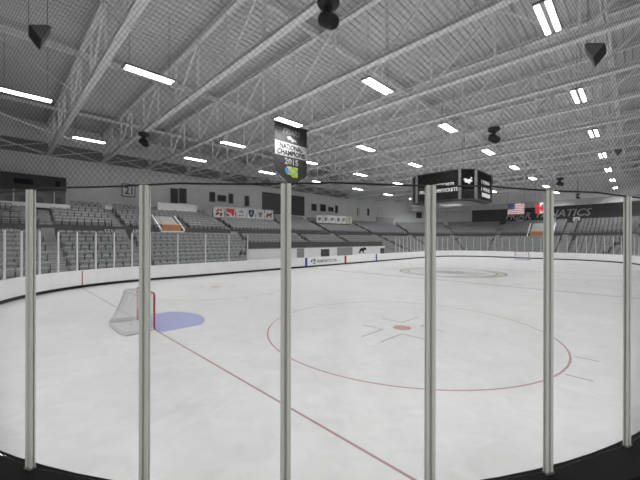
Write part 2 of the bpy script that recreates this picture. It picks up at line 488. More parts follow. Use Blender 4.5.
# ------------------------------------------------------------------ stands
LO0, LZ0, UO0, UZ0, TD, TR = 2.7, .30, 11.6, 4.0, .80, .33
path = bowl()
prof = [(2.5, -.05), (2.5, .30)]
for i in range(9):
    z = LZ0 + TR * i; prof += [(LO0 + TD * i, z), (LO0 + TD * (i + 1), z)]
prof = [(2.5, -.05)] + [p for p in prof[1:]] + [(LO0 + TD * 9, 3.0), (11.3, 3.0), (11.3, -.05)]
stand = MB().sweep(prof, path).build('lower_grandstand', M['concrete'], org=(XC, HW + 2.5, 0))
tag(stand, 'stepped grey concrete lower grandstand wrapping the far side and far end', 'grandstand')
prof = [(11.6, 2.9)]
for i in range(8):
    z = UZ0 + TR * i; prof += [(UO0 + TD * i, z), (UO0 + TD * (i + 1), z)]
prof += [(18.0, 6.45), (20.05, 6.45), (20.05, 2.9)]
stand = MB().sweep(prof, path).build('upper_grandstand', M['concrete'], org=(XC, HW + 11.6, 2.9))
tag(stand, 'stepped grey concrete upper grandstand behind the dark walkway wall', 'grandstand')
fas = MB().sweep([(11.32, 3.0), (11.32, 4.30), (11.58, 4.30), (11.58, 3.0)], path).build('walkway_wall', M['dark'], org=(XC, HW + 11.3, 3.0))
tag(fas, 'dark low wall between the lower and upper seats', 'wall')
rail = MB()
for z in (4.46, 4.62): rail.sweep([(11.43, z), (11.43, z + .03), (11.47, z + .03), (11.47, z)], path)
x = -14.0
while x < 49: rail.box(x, x + .04, HW + 11.43, HW + 11.47, 4.3, 4.64); x += 2.2
tag(rail.build('guard_rail', M['blackmetal'], org=(XC, HW + 11.45, 4.3)), 'black guard rail along the top of the dark walkway wall', 'railing')

def black_rail(px0, px1, off, ztop, label):
    A, B = hit(px0, off), hit(px1, off); y = HW + off
    t = thing('stair_rail', label, 'railing', (A[0], y, ztop - 1.0), 'black stair rails at the left edge')
    MB().tube([(A[0], y, ztop), (B[0], y, ztop)], .035, 6).build('top_rail', M['blackmetal'], t)
    MB().tube([(A[0], y, ztop - .5), (B[0], y, ztop - .5)], .03, 6).build('middle_rail', M['blackmetal'], t)
    n = 3
    for i in range(n):
        x = A[0] + (B[0] - A[0]) * i / (n - 1); MB().tube([(x, y, ztop - 1.1), (x, y, ztop)], .03, 6).build('post', M['blackmetal'], t)
black_rail(1, 19, 12.0, 5.35, 'black stair rail at the left edge just above the dark walkway wall')
black_rail(0, 11, 14.4, 6.2, 'black stair rail at the left edge among the upper seats')

# aisles (centre X on the far side; angles in the corner; Y on the far end)
aisX = [hit(p, 11.5)[0] for p in (47, 119, 232, 292, 330, 372, 402)]
aisA = [62, 34, 8]
aisY = [-3.4]
aisB = [-22]
def in_aisle(kind, v, hw=.45, r=1.0):
    if kind == 'x': return any(abs(v - a) < hw + .1 for a in aisX)
    if kind == 'a': return any(abs(radians(v - a)) * r < hw + .1 for a in aisA)
    if kind == 'y': return any(abs(v - a) < hw + .1 for a in aisY)
    return any(abs(radians(v - a)) * r < hw + .1 for a in aisB)
def stairs(x, y, nx, ny, label, grp):
    m = MB(); u = (-ny, nx); hw = .45
    def st(o0, o1, z0, z1):
        c = [(x + nx * o + u[0] * s, y + ny * o + u[1] * s) for o, s in ((o0, -hw), (o1, -hw), (o1, hw), (o0, hw))]
        if (c[1][0] - c[0][0]) * (c[3][1] - c[0][1]) - (c[1][1] - c[0][1]) * (c[3][0] - c[0][0]) < 0: c = c[::-1]
        m.add([p + (z0,) for p in c] + [p + (z1,) for p in c], MB.BF)
    for i in range(8): st(LO0 + TD * (i + 1) - .4, LO0 + TD * (i + 1), LZ0 + TR * i, LZ0 + TR * i + TR / 2)
    for i in range(7): st(UO0 + TD * (i + 1) - .4, UO0 + TD * (i + 1), UZ0 + TR * i, UZ0 + TR * i + TR / 2)
    for i in range(5): st(11.3 - .28 * (i + 1) , 11.3 - .28 * i - .0, 3.0, 3.0 + (5 - i) * .2)
    b = m.build('aisle_stairs', M['step'], org=(x + nx * LO0, y + ny * LO0, LZ0)); tag(b, label, 'stairs', grp)
names_x = ['near the left edge of the view', 'below the section number sign', 'below the six square school banners',
           'left of the second row of banners', 'below the second row of banners', 'right of the second row of banners', 'at the start of the far corner']
for a, n in zip(aisX, names_x): stairs(a, HW, 0, 1, 'pale concrete aisle stairs ' + n, 'aisle stairs')
for a, n in zip(aisA, ('left part', 'middle', 'right part')):
    r = radians(a); stairs(XF - RC + RC * cos(r), HW - RC + RC * sin(r), cos(r), sin(r), 'pale concrete aisle stairs in the %s of the far corner under the scoreboard' % n, 'aisle stairs')
for a in aisY: stairs(XF, a, 1, 0, 'pale concrete aisle stairs below the two flags at the far end', 'aisle stairs')
for a in aisB:
    r = radians(a); stairs(XF - RC + RC * cos(r), -HW + RC + RC * sin(r), cos(r), sin(r), 'pale concrete aisle stairs at the far end near the right edge', 'aisle stairs')

# seats: local frame, x along the row, +y to the back
def seat_geo(m, T):
    def A(vs, fs, mi): m.add([T @ Vector(p) for p in vs], fs, mi)
    w = .235
    prof = [(-w, .36), (w, .36), (w, .76), (w - .05, .85), (-w + .05, .85), (-w, .76)]
    def back(u, v, t): return T @ Vector((u, .08 + (v - .36) * .22 + t, v))
    m.prism(prof, back, 0, .05, 0)
    w2 = .215
    A([(-w2, -.04, .38), (w2, -.04, .38), (w2, .06, .36), (-w2, .06, .36), (-w2, -.09, .72), (w2, -.09, .72), (w2, -.02, .74), (-w2, -.02, .74)], MB.BF, 0)
    for sx in (-.262, .262):
        A([(sx - .018, -.05, 0), (sx + .018, -.05, 0), (sx + .018, .12, 0), (sx - .018, .12, 0), (sx - .018, -.16, .58), (sx + .018, -.16, .58), (sx + .018, .14, .60), (sx - .018, .14, .60)], MB.BF, 1)
places = []
for lev, (o0, z0, nr) in enumerate(((LO0, LZ0, 9), (UO0, UZ0, 8))):
    for i in range(nr):
        o = o0 + TD * i + .52; z = z0 + TR * i
        x = -15.5 + (i % 2) * .15
        while x < 49.0:
            if not in_aisle('x', x): places.append((x, HW + o, z, 0.0, lev, i))
            x += .56
        r = RC + o; n = int(radians(90) * r / .56)
        for k in range(n):
            a = 90 - 90 * (k + .5) / n
            if not in_aisle('a', a, r=r): places.append((XF - RC + r * cos(radians(a)), HW - RC + r * sin(radians(a)), z, radians(a - 90), lev, i))
        y = 4.7
        while y > -4.8:
            if not in_aisle('y', y): places.append((XF + o, y, z, -pi / 2, lev, i))
            y -= .56
        n = int(radians(52) * r / .56)
        for k in range(n):
            a = -52 * (k + .5) / n
            if not in_aisle('b', a, r=r): places.append((XF - RC + r * cos(radians(a)), -HW + RC + r * sin(radians(a)), z, radians(a - 90), lev, i))
sx1 = hit(66, 18.1)[0]
places = [p for p in places if not (p[4] == 1 and p[5] >= 5 and p[3] == 0 and p[0] < sx1 + .3)]
exL, exR = hit(158, 13)[0], hit(186, 13)[0]
places = [p for p in places if not (p[4] == 1 and p[5] < 4 and p[3] == 0 and exL < p[0] < exR)]
def seen(p):
    x, y, z = p[0], p[1], p[2] + .8
    dx, dy = x - CAM[0], y - CAM[1]; w = dx * CYW + dy * SY; r = dx * SY - dy * CYW
    px = 320 + FPX * r / w
    if px < -3 or px > 643: return None
    # hidden by boards?
    t = (HW - CAM[1]) / dy if x < 49 else .8
    if CAM[2] + (z - CAM[2]) * t < 1.12: return None
    if 14.0 < x < 38.2 and p[4] == 0 and p[1] < 40:
        t = (15.2 - CAM[1]) / dy
        if CAM[2] + (z - CAM[2]) * t < 2.1: return None
    return w
vis = sorted([(seen(p), k) for k, p in enumerate(places) if seen(p) is not None])
near_ids = {k for _, k in vis[:300]}
sm = MB(); seat_geo(sm, Matrix.Identity(4)); seat_me = sm.mesh('stadium_seat', [M['seat'], M['seatf']])
ordn = ['first', 'second', 'third', 'fourth', 'fifth', 'sixth', 'seventh', 'eighth', 'ninth']
rest = MB()
for k, p in enumerate(places):
    if p[3] == 0.0 and p[0] > 14.3 and p[0] < 38 and p[4] == 0 and p[5] < 3: continue
    T = Matrix.Translation(p[:3]) @ Matrix.Rotation(p[3], 4, 'Z')
    if k in near_ids:
        o = bpy.data.objects.new('stadium_seat', seat_me); COL.objects.link(o); o.matrix_world = T
        o.location = p[:3]; o.rotation_euler = (0, 0, p[3])
        w = 'lower' if p[4] == 0 else 'upper'
        tag(o, 'grey tip-up stadium seat in the %s row of the %s far-left stand' % (ordn[p[5]], w), 'seat', '%s row of the %s far-left stand' % (ordn[p[5]], w))
    else: seat_geo(rest, T)
tag(rest.build('stadium_seats', [M['seat'], M['seatf']], org=(XC, HW + 3, 0)), 'rows of small grey tip-up seats filling the more distant stands', 'seats', kind='stuff')

# ------------------------------------------------------------------ walls and roof
h472 = hit(472, 20.1); A472 = math.degrees(atan2(h472[1] - HW + RC, h472[0] - XF + RC))
struct(MB().sweep([(20.1, 0), (20.1, 15.6), (20.5, 15.6), (20.5, 0)], bowl(x0=-26, x1=XF - RC + 1)[:-1] + [(XF - RC + (RC) * cos(radians(a)), HW - RC + RC * sin(radians(a)), cos(radians(a)), sin(radians(a))) for a in [90 - (90 - A472) * i / 8 for i in range(9)]]).build('wall_far', M['wall']))
struct(MB().sweep([(20.1, 0), (20.1, 10.4), (20.5, 10.4), (20.5, 0)], bowl(from_corner=A472, a_end=-60)).build('wall_end', M['darkwall']))
struct(MB().sweep([(17.52, 10.4), (17.52, 15.6), (20.5, 15.6), (20.5, 10.4)], bowl(from_corner=52, a_end=-60)).build('wall_end_upper', M['wall']))
struct(MB().box(-26.4, -26, -36, 36, 0, 15.6).build('wall_left', M['wall']))
struct(MB().box(-26, 80, -36.4, -36, 0, 15.6).build('wall_near', M['wall']))
# ribbed roof deck
mb = MB(); y = -37.0; ZR = 15.7; prof = []
while y < 37:
    prof += [(y, ZR), (y + .24, ZR), (y + .28, ZR + .09), (y + .38, ZR + .09)]; y += .42
prof2 = [(p[0], p[1]) for p in prof] + [(y, ZR + .3), (-37.0, ZR + .3)]
n = len(prof2)
mb.add([(-27, a, b) for a, b in prof2] + [(82, a, b) for a, b in prof2],
       [(i, (i + 1) % n, (i + 1) % n + n, i + n) for i in range(n)])
struct(mb.build('ceiling', M['deck']))

# roof trusses, every 4.88 m
ZB, ZTP = 12.2, 15.35
TX = [0.15 + 4.88 * k for k in range(15)]
NX = ['nearest, running up from the left edge of the roof', 'second nearest, ending near the left dome light', 'third nearest, passing above the championship banner', 'fourth nearest, passing behind the championship banner']
NUM = ['fifth', 'sixth', 'seventh', 'eighth', 'ninth', 'tenth', 'eleventh', 'twelfth', 'thirteenth', 'fourteenth', 'fifteenth']
tr0 = thing('roof_truss', 'pale steel roof truss, ' + NX[0], 'truss', (0, 0, ZB), 'steel roof trusses')
def ibeam(m, p, q, w, h, t=.035):
    p, q = Vector(p), Vector(q); z = Vector((0, 0, h / 2 - t / 2))
    m.bar(p + z, q + z, w, t); m.bar(p - z, q - z, w, t); m.bar(p, q, t, h)
    return m
YT0, YT1 = -35.5, 35.5
ibeam(MB(), (0, YT0, ZB), (0, YT1, ZB), .36, .26).build('bottom_chord', M['steel'], tr0)
ibeam(MB(), (0, YT0, ZTP), (0, YT1, ZTP), .28, .24).build('top_chord', M['steel'], tr0)
wv = None; yy = 3.4 - 3.5 * 11; kk = -11; webs = {}
while yy < 35.5:
    if wv is None:
        wv = MB().bar((0, 0, ZB), (0, 0, ZTP), .13, .13).build('web_post', M['steel'], tr0); wv.location = (0, yy, 0)
    else:
        c = wv.copy(); COL.objects.link(c); c.location = (0, yy, 0)
    yn = yy + 3.5
    if yn < 35.6:
        up = (kk % 2 == 0)
        if up not in webs:
            webs[up] = MB().bar((0, 0, ZB + .1 if up else ZTP - .1), (0, 3.5, ZTP - .1 if up else ZB + .1), .11, .11).build('web_diagonal', M['steel'], tr0); webs[up].location = (0, yy, 0)
        else:
            c = webs[up].copy(); COL.objects.link(c); c.location = (0, yy, 0)
    yy = yn; kk += 1
for k, X in enumerate(TX):
    t = tr0 if k == 0 else dup(tr0)
    t.location = (X, 0, ZB)
    t['label'] = 'pale steel roof truss, ' + (NX[k] if k < 4 else '%s one back from the camera' % NUM[k - 4])
# purlins under the deck, lengthwise bridging beams
for j, yb in enumerate((-27.5, -11.3, 1.0, 13.5, 26.0)):
    o = ibeam(MB(), (-20, yb, 14.2 if j == 1 else 15.15), (79, yb, 14.2 if j == 1 else 15.15), .24, .3).build('bridging_beam', M['steel'], org=(26, yb, 14.2 if j == 1 else 15.15))
    tag(o, ['lengthwise roof beam over the near seats', 'lengthwise roof beam above the near boards beside the wedge speakers', 'lengthwise roof beam above the middle of the ice', 'lengthwise roof beam above the far boards', 'lengthwise roof beam above the far stands'][j], 'beam', 'lengthwise roof beams')
# sway braces between trusses
sb = None
for j, yb in enumerate((-7.8, 13.5, 27.4)):
    for k in range(-1, 12):
        if sb is None: sb = MB().bar((0, 0, 12.35), (4.88, .0, 15.2), .09, .09).build('sway_brace', M['steel'])
        o = sb if (j == 0 and k == -1) else sb.copy()
        if o is not sb: COL.objects.link(o)
        o.location = (.15 + 4.88 * k, yb, 0)
        if k % 2: o.rotation_euler = (0, 0, pi); o.location = (.15 + 4.88 * (k + 1), yb, 0)
        tag(o, 'thin pale diagonal brace between roof trusses ' + ('above the near face-off circle side', 'above the far boards', 'above the far stands')[j], 'brace', 'diagonal roof braces')
# horizontal diagonal bracing rods at the far left
for i, (p, q, l) in enumerate((((-4.5, 20, 12.3), (.15, 24.5, 12.3), 'in the roof bay at the left edge, upper one'), ((-4.5, 29, 12.3), (.15, 33, 12.3), 'in the roof bay at the left edge, lower one'), ((.15, 24, 12.3), (5.03, 29, 12.3), 'just right of the nearest truss'))):
    o = MB().bar(p, q, .09, .09).build('bracing_rod', M['steel'], org=p); tag(o, 'pale flat bracing rod ' + l, 'rod', 'bracing rods')
# edge girder with cross braces over the far wall
eg = thing('edge_girder', 'pale braced girder along the top of the far wall', 'girder', (20, 32.7, 12))
MB().box(-20, 56, 32.55, 32.85, 13.4, 14.5).build('upper_band', M['sideband'], eg)
MB().box(-20, 56, 32.6, 32.8, 11.75, 12.0).build('lower_band', M['sideband'], eg)
for k in range(-3, 11):
    X = .15 + 4.88 * k
    m = MB(); m.bar((X, 32.7, 12), (X + 4.88, 32.7, 13.4), .08, .1, up=(0, 1, 0)); m.bar((X, 32.62, 13.4), (X + 4.88, 32.62, 12), .08, .1, up=(0, 1, 0))
    m.build('cross_brace', M['steel'], eg)
db = MB().box(-20, 56, 32.86, 32.95, 12.0, 13.4).build('backing', M['deckdark'], eg)
# soffit beam across the far end
sf = MB().sweep([(17.2, 9.75), (17.2, 10.9), (17.5, 10.9), (17.5, 9.75)], bowl(from_corner=52, a_end=-58)).build('soffit_beam', M['soffit'], org=(XF + 17.3, 0, 9.75))
tag(sf, 'pale grey soffit beam across the far end above the wall lettering', 'beam')

# ------------------------------------------------------------------ ceiling lights
ZL = 11.95
L0 = thing('ceiling_light', 'x', 'light', (0, 0, ZL), 'fluorescent ceiling lights')
MB().box(-1.25, 1.25, -.29, .29, ZL + .0, ZL + .09).build('housing', M['house'], L0)
for sy in (-1, 1): MB().box(-1.17, 1.17, sy * .18 - .085, sy * .18 + .085, ZL - .03, ZL).build('tube_strip', M['lamp'], L0)
MB().box(-1.17, 1.17, -.2, .2, ZL + .091, ZL + .10).build('deck_fill_strip', M['deck_fill'], L0)  # added glowing strip, throws fill light up at the deck
ad = bpy.data.lights.new('lamp', 'AREA'); ad.shape = 'RECTANGLE'; ad.size = 2.3; ad.size_y = .16; ad.spread = radians(138); ad.energy = 146; ad.color = (1, 1, 1)
for sy in (-1, 1):
    ao = bpy.data.objects.new('lamp', ad); COL.objects.link(ao); ao.parent = L0; ao.location = (0, sy * .18, -.035)
for xx in (-1, 1): MB().tube([(xx, 0, ZL + .09), (xx, 0, 15.6)], .012, 5).build('suspension_rod', M['cable'], L0)
lamps = []
rows = dict(A=(-9.9, 'above the near boards side'), B=(-1.75, 'above the middle of the ice'), C=(6.35, 'beyond the rink axis'), D=(14.5, 'above the far boards'), E=(22.6, 'above the far stands'))
for r, (y, w) in rows.items():
    for k in range(0, 8 if r in 'AB' else 7):
        x = 2.1 + 9.76 * k
        if k == 0 and r in 'BD': x = -2.45
        lamps.append((r, k, x, y, w))
cnt = ['first', 'second', 'third', 'fourth', 'fifth', 'sixth', 'seventh', 'eighth']
for i, (r, k, x, y, w) in enumerate(lamps):
    o = L0 if i == 0 else dup(L0)
    o.location = (x, y, ZL); o['label'] = 'twin-tube ceiling light, %s from the camera in the row %s' % (cnt[k], w)
for y in (-18.0, -26.1):        # the rows over the near seats and the end behind the camera
    for x in ((-17.4, -7.66, 2.1) if y > -20 else (-17.4, -7.66, 2.1, 11.86, 21.62, 31.4, 41.1)): lamps.append(('F', 0, x, y, ''))
for y in (-9.9, -1.75, 6.35, 14.5): lamps.append(('F', 0, -12.5, y, ''))
for r, k, x, y, w in lamps[-14:]:
    o = dup(L0); o.location = (x, y, ZL); o['label'] = 'twin-tube ceiling light behind the camera over the near seats'

# ------------------------------------------------------------------ hung speakers and moving lights
def wedge(label, loc, size, yaw, top, mir=1):
    t = thing('wedge_speaker', label, 'speaker', loc, 'wedge speakers hung from the roof')
    T = Matrix.Translation(loc) @ Matrix.Rotation(yaw, 4, 'Z') @ Matrix.Diagonal((size * mir, size, size, 1))
    # wide downward-facing front with the grille, tapering to a narrow rear
    A = [(0, 0, 0), (.57, 0, .72), (1.43, .9, .75), (.88, .9, .07), (-.29, .15, .74), (-.12, .15, .81), (.38, .7, .81), (.2, .7, .74)]
    A = [(x - .3, y - .4, z - .45) for x, y, z in A]
    m = MB(); m.add([T @ Vector(p) for p in A], [(0, 1, 5, 4), (0, 4, 7, 3), (1, 2, 6, 5), (3, 7, 6, 2), (4, 5, 6, 7), (0, 3, 2, 1)], 0)
    m.build('cabinet', M['cab'], t)
    c = [Vector(A[i]) for i in (0, 3, 2, 1)]; ctr = sum(c, Vector()) / 4; nn = (c[1] - c[0]).cross(c[3] - c[0]).normalized() * .02; nn = nn if nn.z < 0 else -nn
    m = MB(); m.add([T @ (ctr + (p - ctr) * f + nn * q) for f, q in ((.98, 0), (.96, 1)) for p in c], [(4, 5, 6, 7), (0, 1, 5, 4), (1, 2, 6, 5), (2, 3, 7, 6), (3, 0, 4, 7), (3, 2, 1, 0)])
    m.build('grille', M['boxlow'], t)
    for i in (5, 2):
        q = T @ Vector(A[i]); MB().tube([q, (q.x, q.y, top)], .012, 5).build('hanging_cable', M['cable'], t)
FY = YAW - pi / 2
wedge('dark wedge speaker hung at the upper right beside the lights', (16.6, -10.9, 12.1), 1.0, FY, 15.5)
wedge('dark wedge speaker hung at the upper left corner', (-2.3, 6.4, 12.1), .95, FY, 15.5, -1)
wedge('small distant dark wedge speaker at the right, far along the roof', (40.7, -11.0, 12.0), .8, FY, 15.5)
def mover(label, loc, yaw, s=1.0):
    t = thing('moving_light', label, 'stage light', loc, 'moving-head lights under the roof')
    x, y, z = loc; c, sn = cos(yaw), sin(yaw)
    P = lambda a, b, h: (x + s * (a * c - b * sn), y + s * (a * sn + b * c), z + s * h)
    MB().tube([P(0, 0, .62), P(0, 0, .60), P(0, 0, .46), P(0, 0, .34), P(0, 0, .22)], [s * r for r in (.2, .46, .5, .44, .2)], 20).build('base', M['blackmetal'], t, smooth=False)
    m = MB(); m.tube([P(0, 0, .26), P(0, 0, .02)], s * .14, 12)
    for q in (-.27, .27): m.bar(P(q, 0, .05), P(q, 0, -.3), .07 * s, .16 * s, up=(c, sn, 0))
    m.bar(P(-.29, 0, .05), P(.29, 0, .05), .16 * s, .07 * s)
    m.build('yoke', M['blackmetal'], t)
    h = MB(); d = Vector((sn * .0 + c * 0, 0, 0))
    f = [(-.36, .22, .24), (-.3, .19, .30), (0, 0, .33), (.26, -.18, .31), (.36, -.26, .24)]
    h.tube([P(0, a, -.30 + b * 1.0) for a, b, r in f], [s * r for a, b, r in f], 20)
    h.build('head', M['blackmetal'], t)
    MB().tube([P(0, .37, -.565), P(0, .39, -.58)], [s * .2, s * .2], 16).build('lens', M['pane'], t)
    m = MB()
    for q in (-.15, .15): m.tube([P(q, 0, .6), (P(q, 0, .6)[0], P(q, 0, .6)[1], max(z + .62 * s, 12.08))], .03, 6)
    m.build('clamp', M['blackmetal'], t)
mover('black moving-head light at the top middle of the roof', (4.97, -4.25, 11.48), radians(185), .86)
mover('black moving-head light at the left above the section number sign', (5.03, 17.3, 11.5), radians(200), .9)
mover('black moving-head light above the right of the scoreboard', (24.5, -4.25, 11.5), radians(190), .95)
mover('small distant black moving-head light above the red and white flag', (53.83, -4.55, 11.5), radians(190), .95)
mover('smallest black moving-head light, low above the far end wall', (57.5, -6.2, 9.6), radians(190), .6)

# ------------------------------------------------------------------ scoreboard over centre ice
cx, cy = 26.3, -.05; zb, zt = 6.42, 8.9
sbd = thing('scoreboard', 'black eight-sided scoreboard hanging over centre ice', 'scoreboard', (cx, cy, zb))
a_, b_ = 2.9, 1.95
oct_ = [(-a_, b_), (-a_, -b_), (-b_, -a_), (b_, -a_), (a_, -b_), (a_, b_), (b_, a_), (-b_, a_)]
fn = lambda u, v, t: (cx + u, cy + v, t)
MB().prism([(u * .97, v * .97) for u, v in oct_], fn, zb + .02, zt).build('cabinet', M['screen'], sbd)
MB().prism([(u * .8, v * .8) for u, v in oct_], fn, zb - .08, zb + .02).build('underside_panel', M['box'], sbd)
MB().prism([(u * .3, v * .3) for u, v in oct_], fn, zb - .14, zb - .07).build('underside_highlight', M['white'], sbd)  # bright highlight on the underside, built as a white block
for i in range(8):
    p, q = Vector((cx + oct_[i][0], cy + oct_[i][1], 0)), Vector((cx + oct_[(i + 1) % 8][0], cy + oct_[(i + 1) % 8][1], 0))
    d = (q - p).normalized(); nn = Vector((-d.y, d.x, 0)); 
    if nn.dot((p + q) / 2 - Vector((cx, cy, 0))) < 0: nn = -nn
    m = MB(); e = .05 if i % 2 == 0 else .1
    pa, qa = p + d * e, q - d * e; z0, z1 = zb + .08, zt - .06
    m.add([pa + Vector((0, 0, z0)), qa + Vector((0, 0, z0)), qa + Vector((0, 0, z1)), pa + Vector((0, 0, z1)),
           pa - nn * .08 + Vector((0, 0, z0)), qa - nn * .08 + Vector((0, 0, z0)), qa - nn * .08 + Vector((0, 0, z1)), pa - nn * .08 + Vector((0, 0, z1))], MB.BF)
    m.build('screen' if i % 2 == 0 else 'corner_panel', M['screen'], sbd)
    MB().bar((p.x, p.y, zb), (p.x, p.y, zt), .2, .2).build('corner_trim', M['trim'], sbd)
    for z in (zb + .04, zt): MB().bar((p.x, p.y, z), (q.x, q.y, z), .1, .09).build('edge_trim', M['blackmetal'], sbd)
fx = cx - a_ - .02
letters('@FRIARTICKETS', (fx, cy - .25, 7.78), (0, -1, 0), sbd, M['text'], width=2.4, height=.28, bold=0)
letters('FRIARS.COM/TICKETS', (fx, cy - .05, 7.30), (0, -1, 0), sbd, M['text'], width=3.4, height=.30, bold=0)
fy = cy - a_ - .02
letters('1 POWER', (cx + .35, fy, 8.05), (1, 0, 0), sbd, M['text'], width=2.1, height=.34, bold=0)
letters('1 WINS', (cx + .35, fy, 7.45), (1, 0, 0), sbd, M['text'], width=2.1, height=.34, bold=0)
MB().box(cx - .6, cx + 1.5, fy - .012, fy + .01, 6.78, 7.12).build('lit_panel', M['text'], sbd)
# leaping-skater crest on the near corner panel
mid = Vector((cx + (-a_ - b_) / 2, cy + (-b_ - a_) / 2, 0)); dd = Vector((1, -1, 0)).normalized(); nn = Vector((-1, -1, 0)).normalized()
fn2 = lambda u, v, t: mid + dd * u + nn * (.02 + t) + Vector((0, 0, v))
m = MB(); sc = lambda l: [(u * .85, 7.95 + (v - 8.1) * .8) for u, v in l]
m.prism(sc([(-.5, 8.25), (-.3, 8.38), (-.05, 8.25), (.2, 8.3), (.45, 8.05), (.25, 8.0), (.1, 7.75), (-.1, 7.95), (-.3, 7.9), (-.35, 8.1)]), fn2, 0, .02)
m.prism(sc([(.2, 8.45), (.32, 8.5), (.4, 8.35), (.28, 8.3)]), fn2, 0, .02)
m.build('crest', M['text'], sbd)
for u, v in ((-1.8, -1.8), (1.8, -1.8), (1.8, 1.8), (-1.8, 1.8)): MB().tube([(cx + u, cy + v, zt), (cx + u * .9, cy + v * .9, 12.1)], .015, 5).build('hanging_cable', M['cable'], sbd)

# ------------------------------------------------------------------ championship banner
bx0, bx1, by = 11.05, 14.38, 7.05; bz = 12.1; zL = 8.25; zP = 7.2
ban = thing('championship_banner', 'long black pointed banner with white national champions band', 'banner', ((bx0 + bx1) / 2, by, bz))
bm = (bx0 + bx1) / 2
fnb = lambda u, v, t: (u, by + t, v)
MB().prism([(bx0, bz), (bx0, zL), (bm, zP), (bx1, zL), (bx1, bz)], fnb, -.012, .012).build('cloth', M['bblack'], ban)
MB().prism([(bx0, 10.62), (bx0, 9.55), (bx1, 9.55), (bx1, 10.62)], fnb, -.018, -.011).build('pale_band', M['bwhite'], ban)
letters('NATIONAL', (bm, by - .022, 10.33), (1, 0, 0), ban, M['black'], width=2.35, height=.42, bold=.03, depth=.004)
letters('CHAMPIONS', (bm, by - .022, 9.84), (1, 0, 0), ban, M['black'], width=2.85, height=.42, bold=.03, depth=.004)
letters('2015', (bm, by - .022, 9.18), (1, 0, 0), ban, M['bwhite'], width=1.4, height=.48, bold=.02, depth=.004)
letters('FRIARS', (bm, by - .022, 11.5), (1, 0, 0), ban, M['bgrey'], width=1.75, height=.45, shear=.25, bold=.01, depth=.004)
m = MB(); fe = lambda u, v, t: (bm + u, by - .014 - t, v)
m.prism([(-.5, 11.1), (-.15, 11.22), (.1, 11.05), (.45, 11.0), (.6, 10.75), (.25, 10.85), (.05, 10.72), (-.1, 10.92), (-.35, 10.9)], fe, 0, .006)
m.build('skater_emblem', M['bgrey'], ban)
m = MB()
m.prism([(-.5, 8.8), (.65, 8.8), (.65, 7.98), (.1, 7.98), (-.1, 8.15), (-.5, 8.15)], fe, 0, .004, 0)
m.prism([(-.7, 8.65), (-.35, 8.7), (-.3, 8.2), (-.6, 8.25)], fe, 0, .008, 1)
for u, v in ((-.2, 8.62), (.15, 8.62), (.45, 8.62), (-.1, 8.32), (.25, 8.32), (.5, 8.32)): m.prism([(u - .11, v - .09), (u + .11, v - .09), (u + .06, v + .1), (u - .08, v + .1)], fe, 0, .008, 2)
m.build('tournament_logo', [M['green'], M['pblue'], M['bwhite']], ban)
m = MB(); m.tube([(bx0, by, zL), (bm, by, zP), (bx1, by, zL)], .03, 6); m.build('piping', M['bwhite'], ban)
MB().tube([(bx0 - .35, by, bz + .03), (bx1 + .2, by, bz + .03)], .03, 8).build('hanging_pole', M['blackmetal'], ban)

kb = (7.28 - CAM[1]) / (by - CAM[1])          # hung a little farther back than drawn, clear of the lamp
ban.location = tuple(c + (v - c) * kb for c, v in zip(CAM, ban.location)); ban.scale = (kb, kb, kb)

# ------------------------------------------------------------------ flags at the far end
def flag_frame(px0, px1, py_top, X):
    t0, t1 = (px0 - 320) / FPX, (px1 - 320) / FPX
    w0, w1 = (X - CAM[0]) / (CYW + t0 * SY), (X - CAM[0]) / (CYW + t1 * SY)
    return CAM[1] + w0 * (SY - t0 * CYW), CAM[1] + w1 * (SY - t1 * CYW), zat(py_top, w0), w0
XFL = 53.5
y0, y1, zt_, w_ = flag_frame(507.5, 524.3, 203.5, XFL)
hF = 11.0 / FPX * w_; wF = y0 - y1
fl = thing('american_flag', 'hanging flag with red and white stripes and a blue star field', 'flag', (XFL, (y0 + y1) / 2, zt_), 'flags at the far end')
m = MB(); nx_ = 20
for r in range(13):
    for c in range(nx_):
        u0, u1 = c / nx_, (c + 1) / nx_; va, vb = r / 13, (r + 1) / 13
        P = lambda u, v: (XFL + .10 * sin(u * 9 + v * 1.3), y0 - wF * u, zt_ - hF * v)
        m.add([P(u0, va), P(u0, vb), P(u1, vb), P(u1, va)], [(0, 1, 2, 3)], 0 if r % 2 == 0 else 1)
m.build('stripes', [M['fpink'], M['cloth']], fl)
m = MB()
P2 = lambda u, v, e: (XFL + .10 * sin(u * 9 + v * 1.3) - .02 - e, y0 - wF * u, zt_ - hF * v)
for c in range(8):
    u0, u1 = .44 * c / 8, .44 * (c + 1) / 8
    m.add([P2(u0, 0, 0), P2(u0, 7 / 13, 0), P2(u1, 7 / 13, 0), P2(u1, 0, 0)], [(0, 1, 2, 3)], 0)
for r in range(9):
    for c in range(6 if r % 2 == 0 else 5):
        u = .44 * ((c + .5) / 6 if r % 2 == 0 else (c + 1) / 6); v = 7 / 13 * (r + .5) / 9
        a = [P2(u + .012 * cos(k * pi / 5 + pi / 2) * (1 if k % 2 == 0 else .4), v + .02 * sin(k * pi / 5 + pi / 2) * (1 if k % 2 == 0 else .4), .01) for k in range(10)]
        m.add(a, [tuple(range(10))], 1)
m.build('star_field', [M['fnavy'], M['cloth']], fl)
MB().tube([(XFL, y0 + .1, zt_ + .02), (XFL, y1 - .1, zt_ + .02)], .03, 6).build('pole', M['cable'], fl)
for y in (y0, y1): MB().tube([(XFL, y, zt_), (XFL, y, 12.1)], .012, 4).build('hanging_line', M['cable'], fl)
y0, y1, zt_, w_ = flag_frame(535.3, 552.4, 202.3, XFL); wF = y0 - y1; hF = 11 / FPX * w_
fl = thing('canadian_flag', 'hanging flag with red side bars and a red leaf, half behind the post', 'flag', (XFL, (y0 + y1) / 2, zt_), 'flags at the far end')
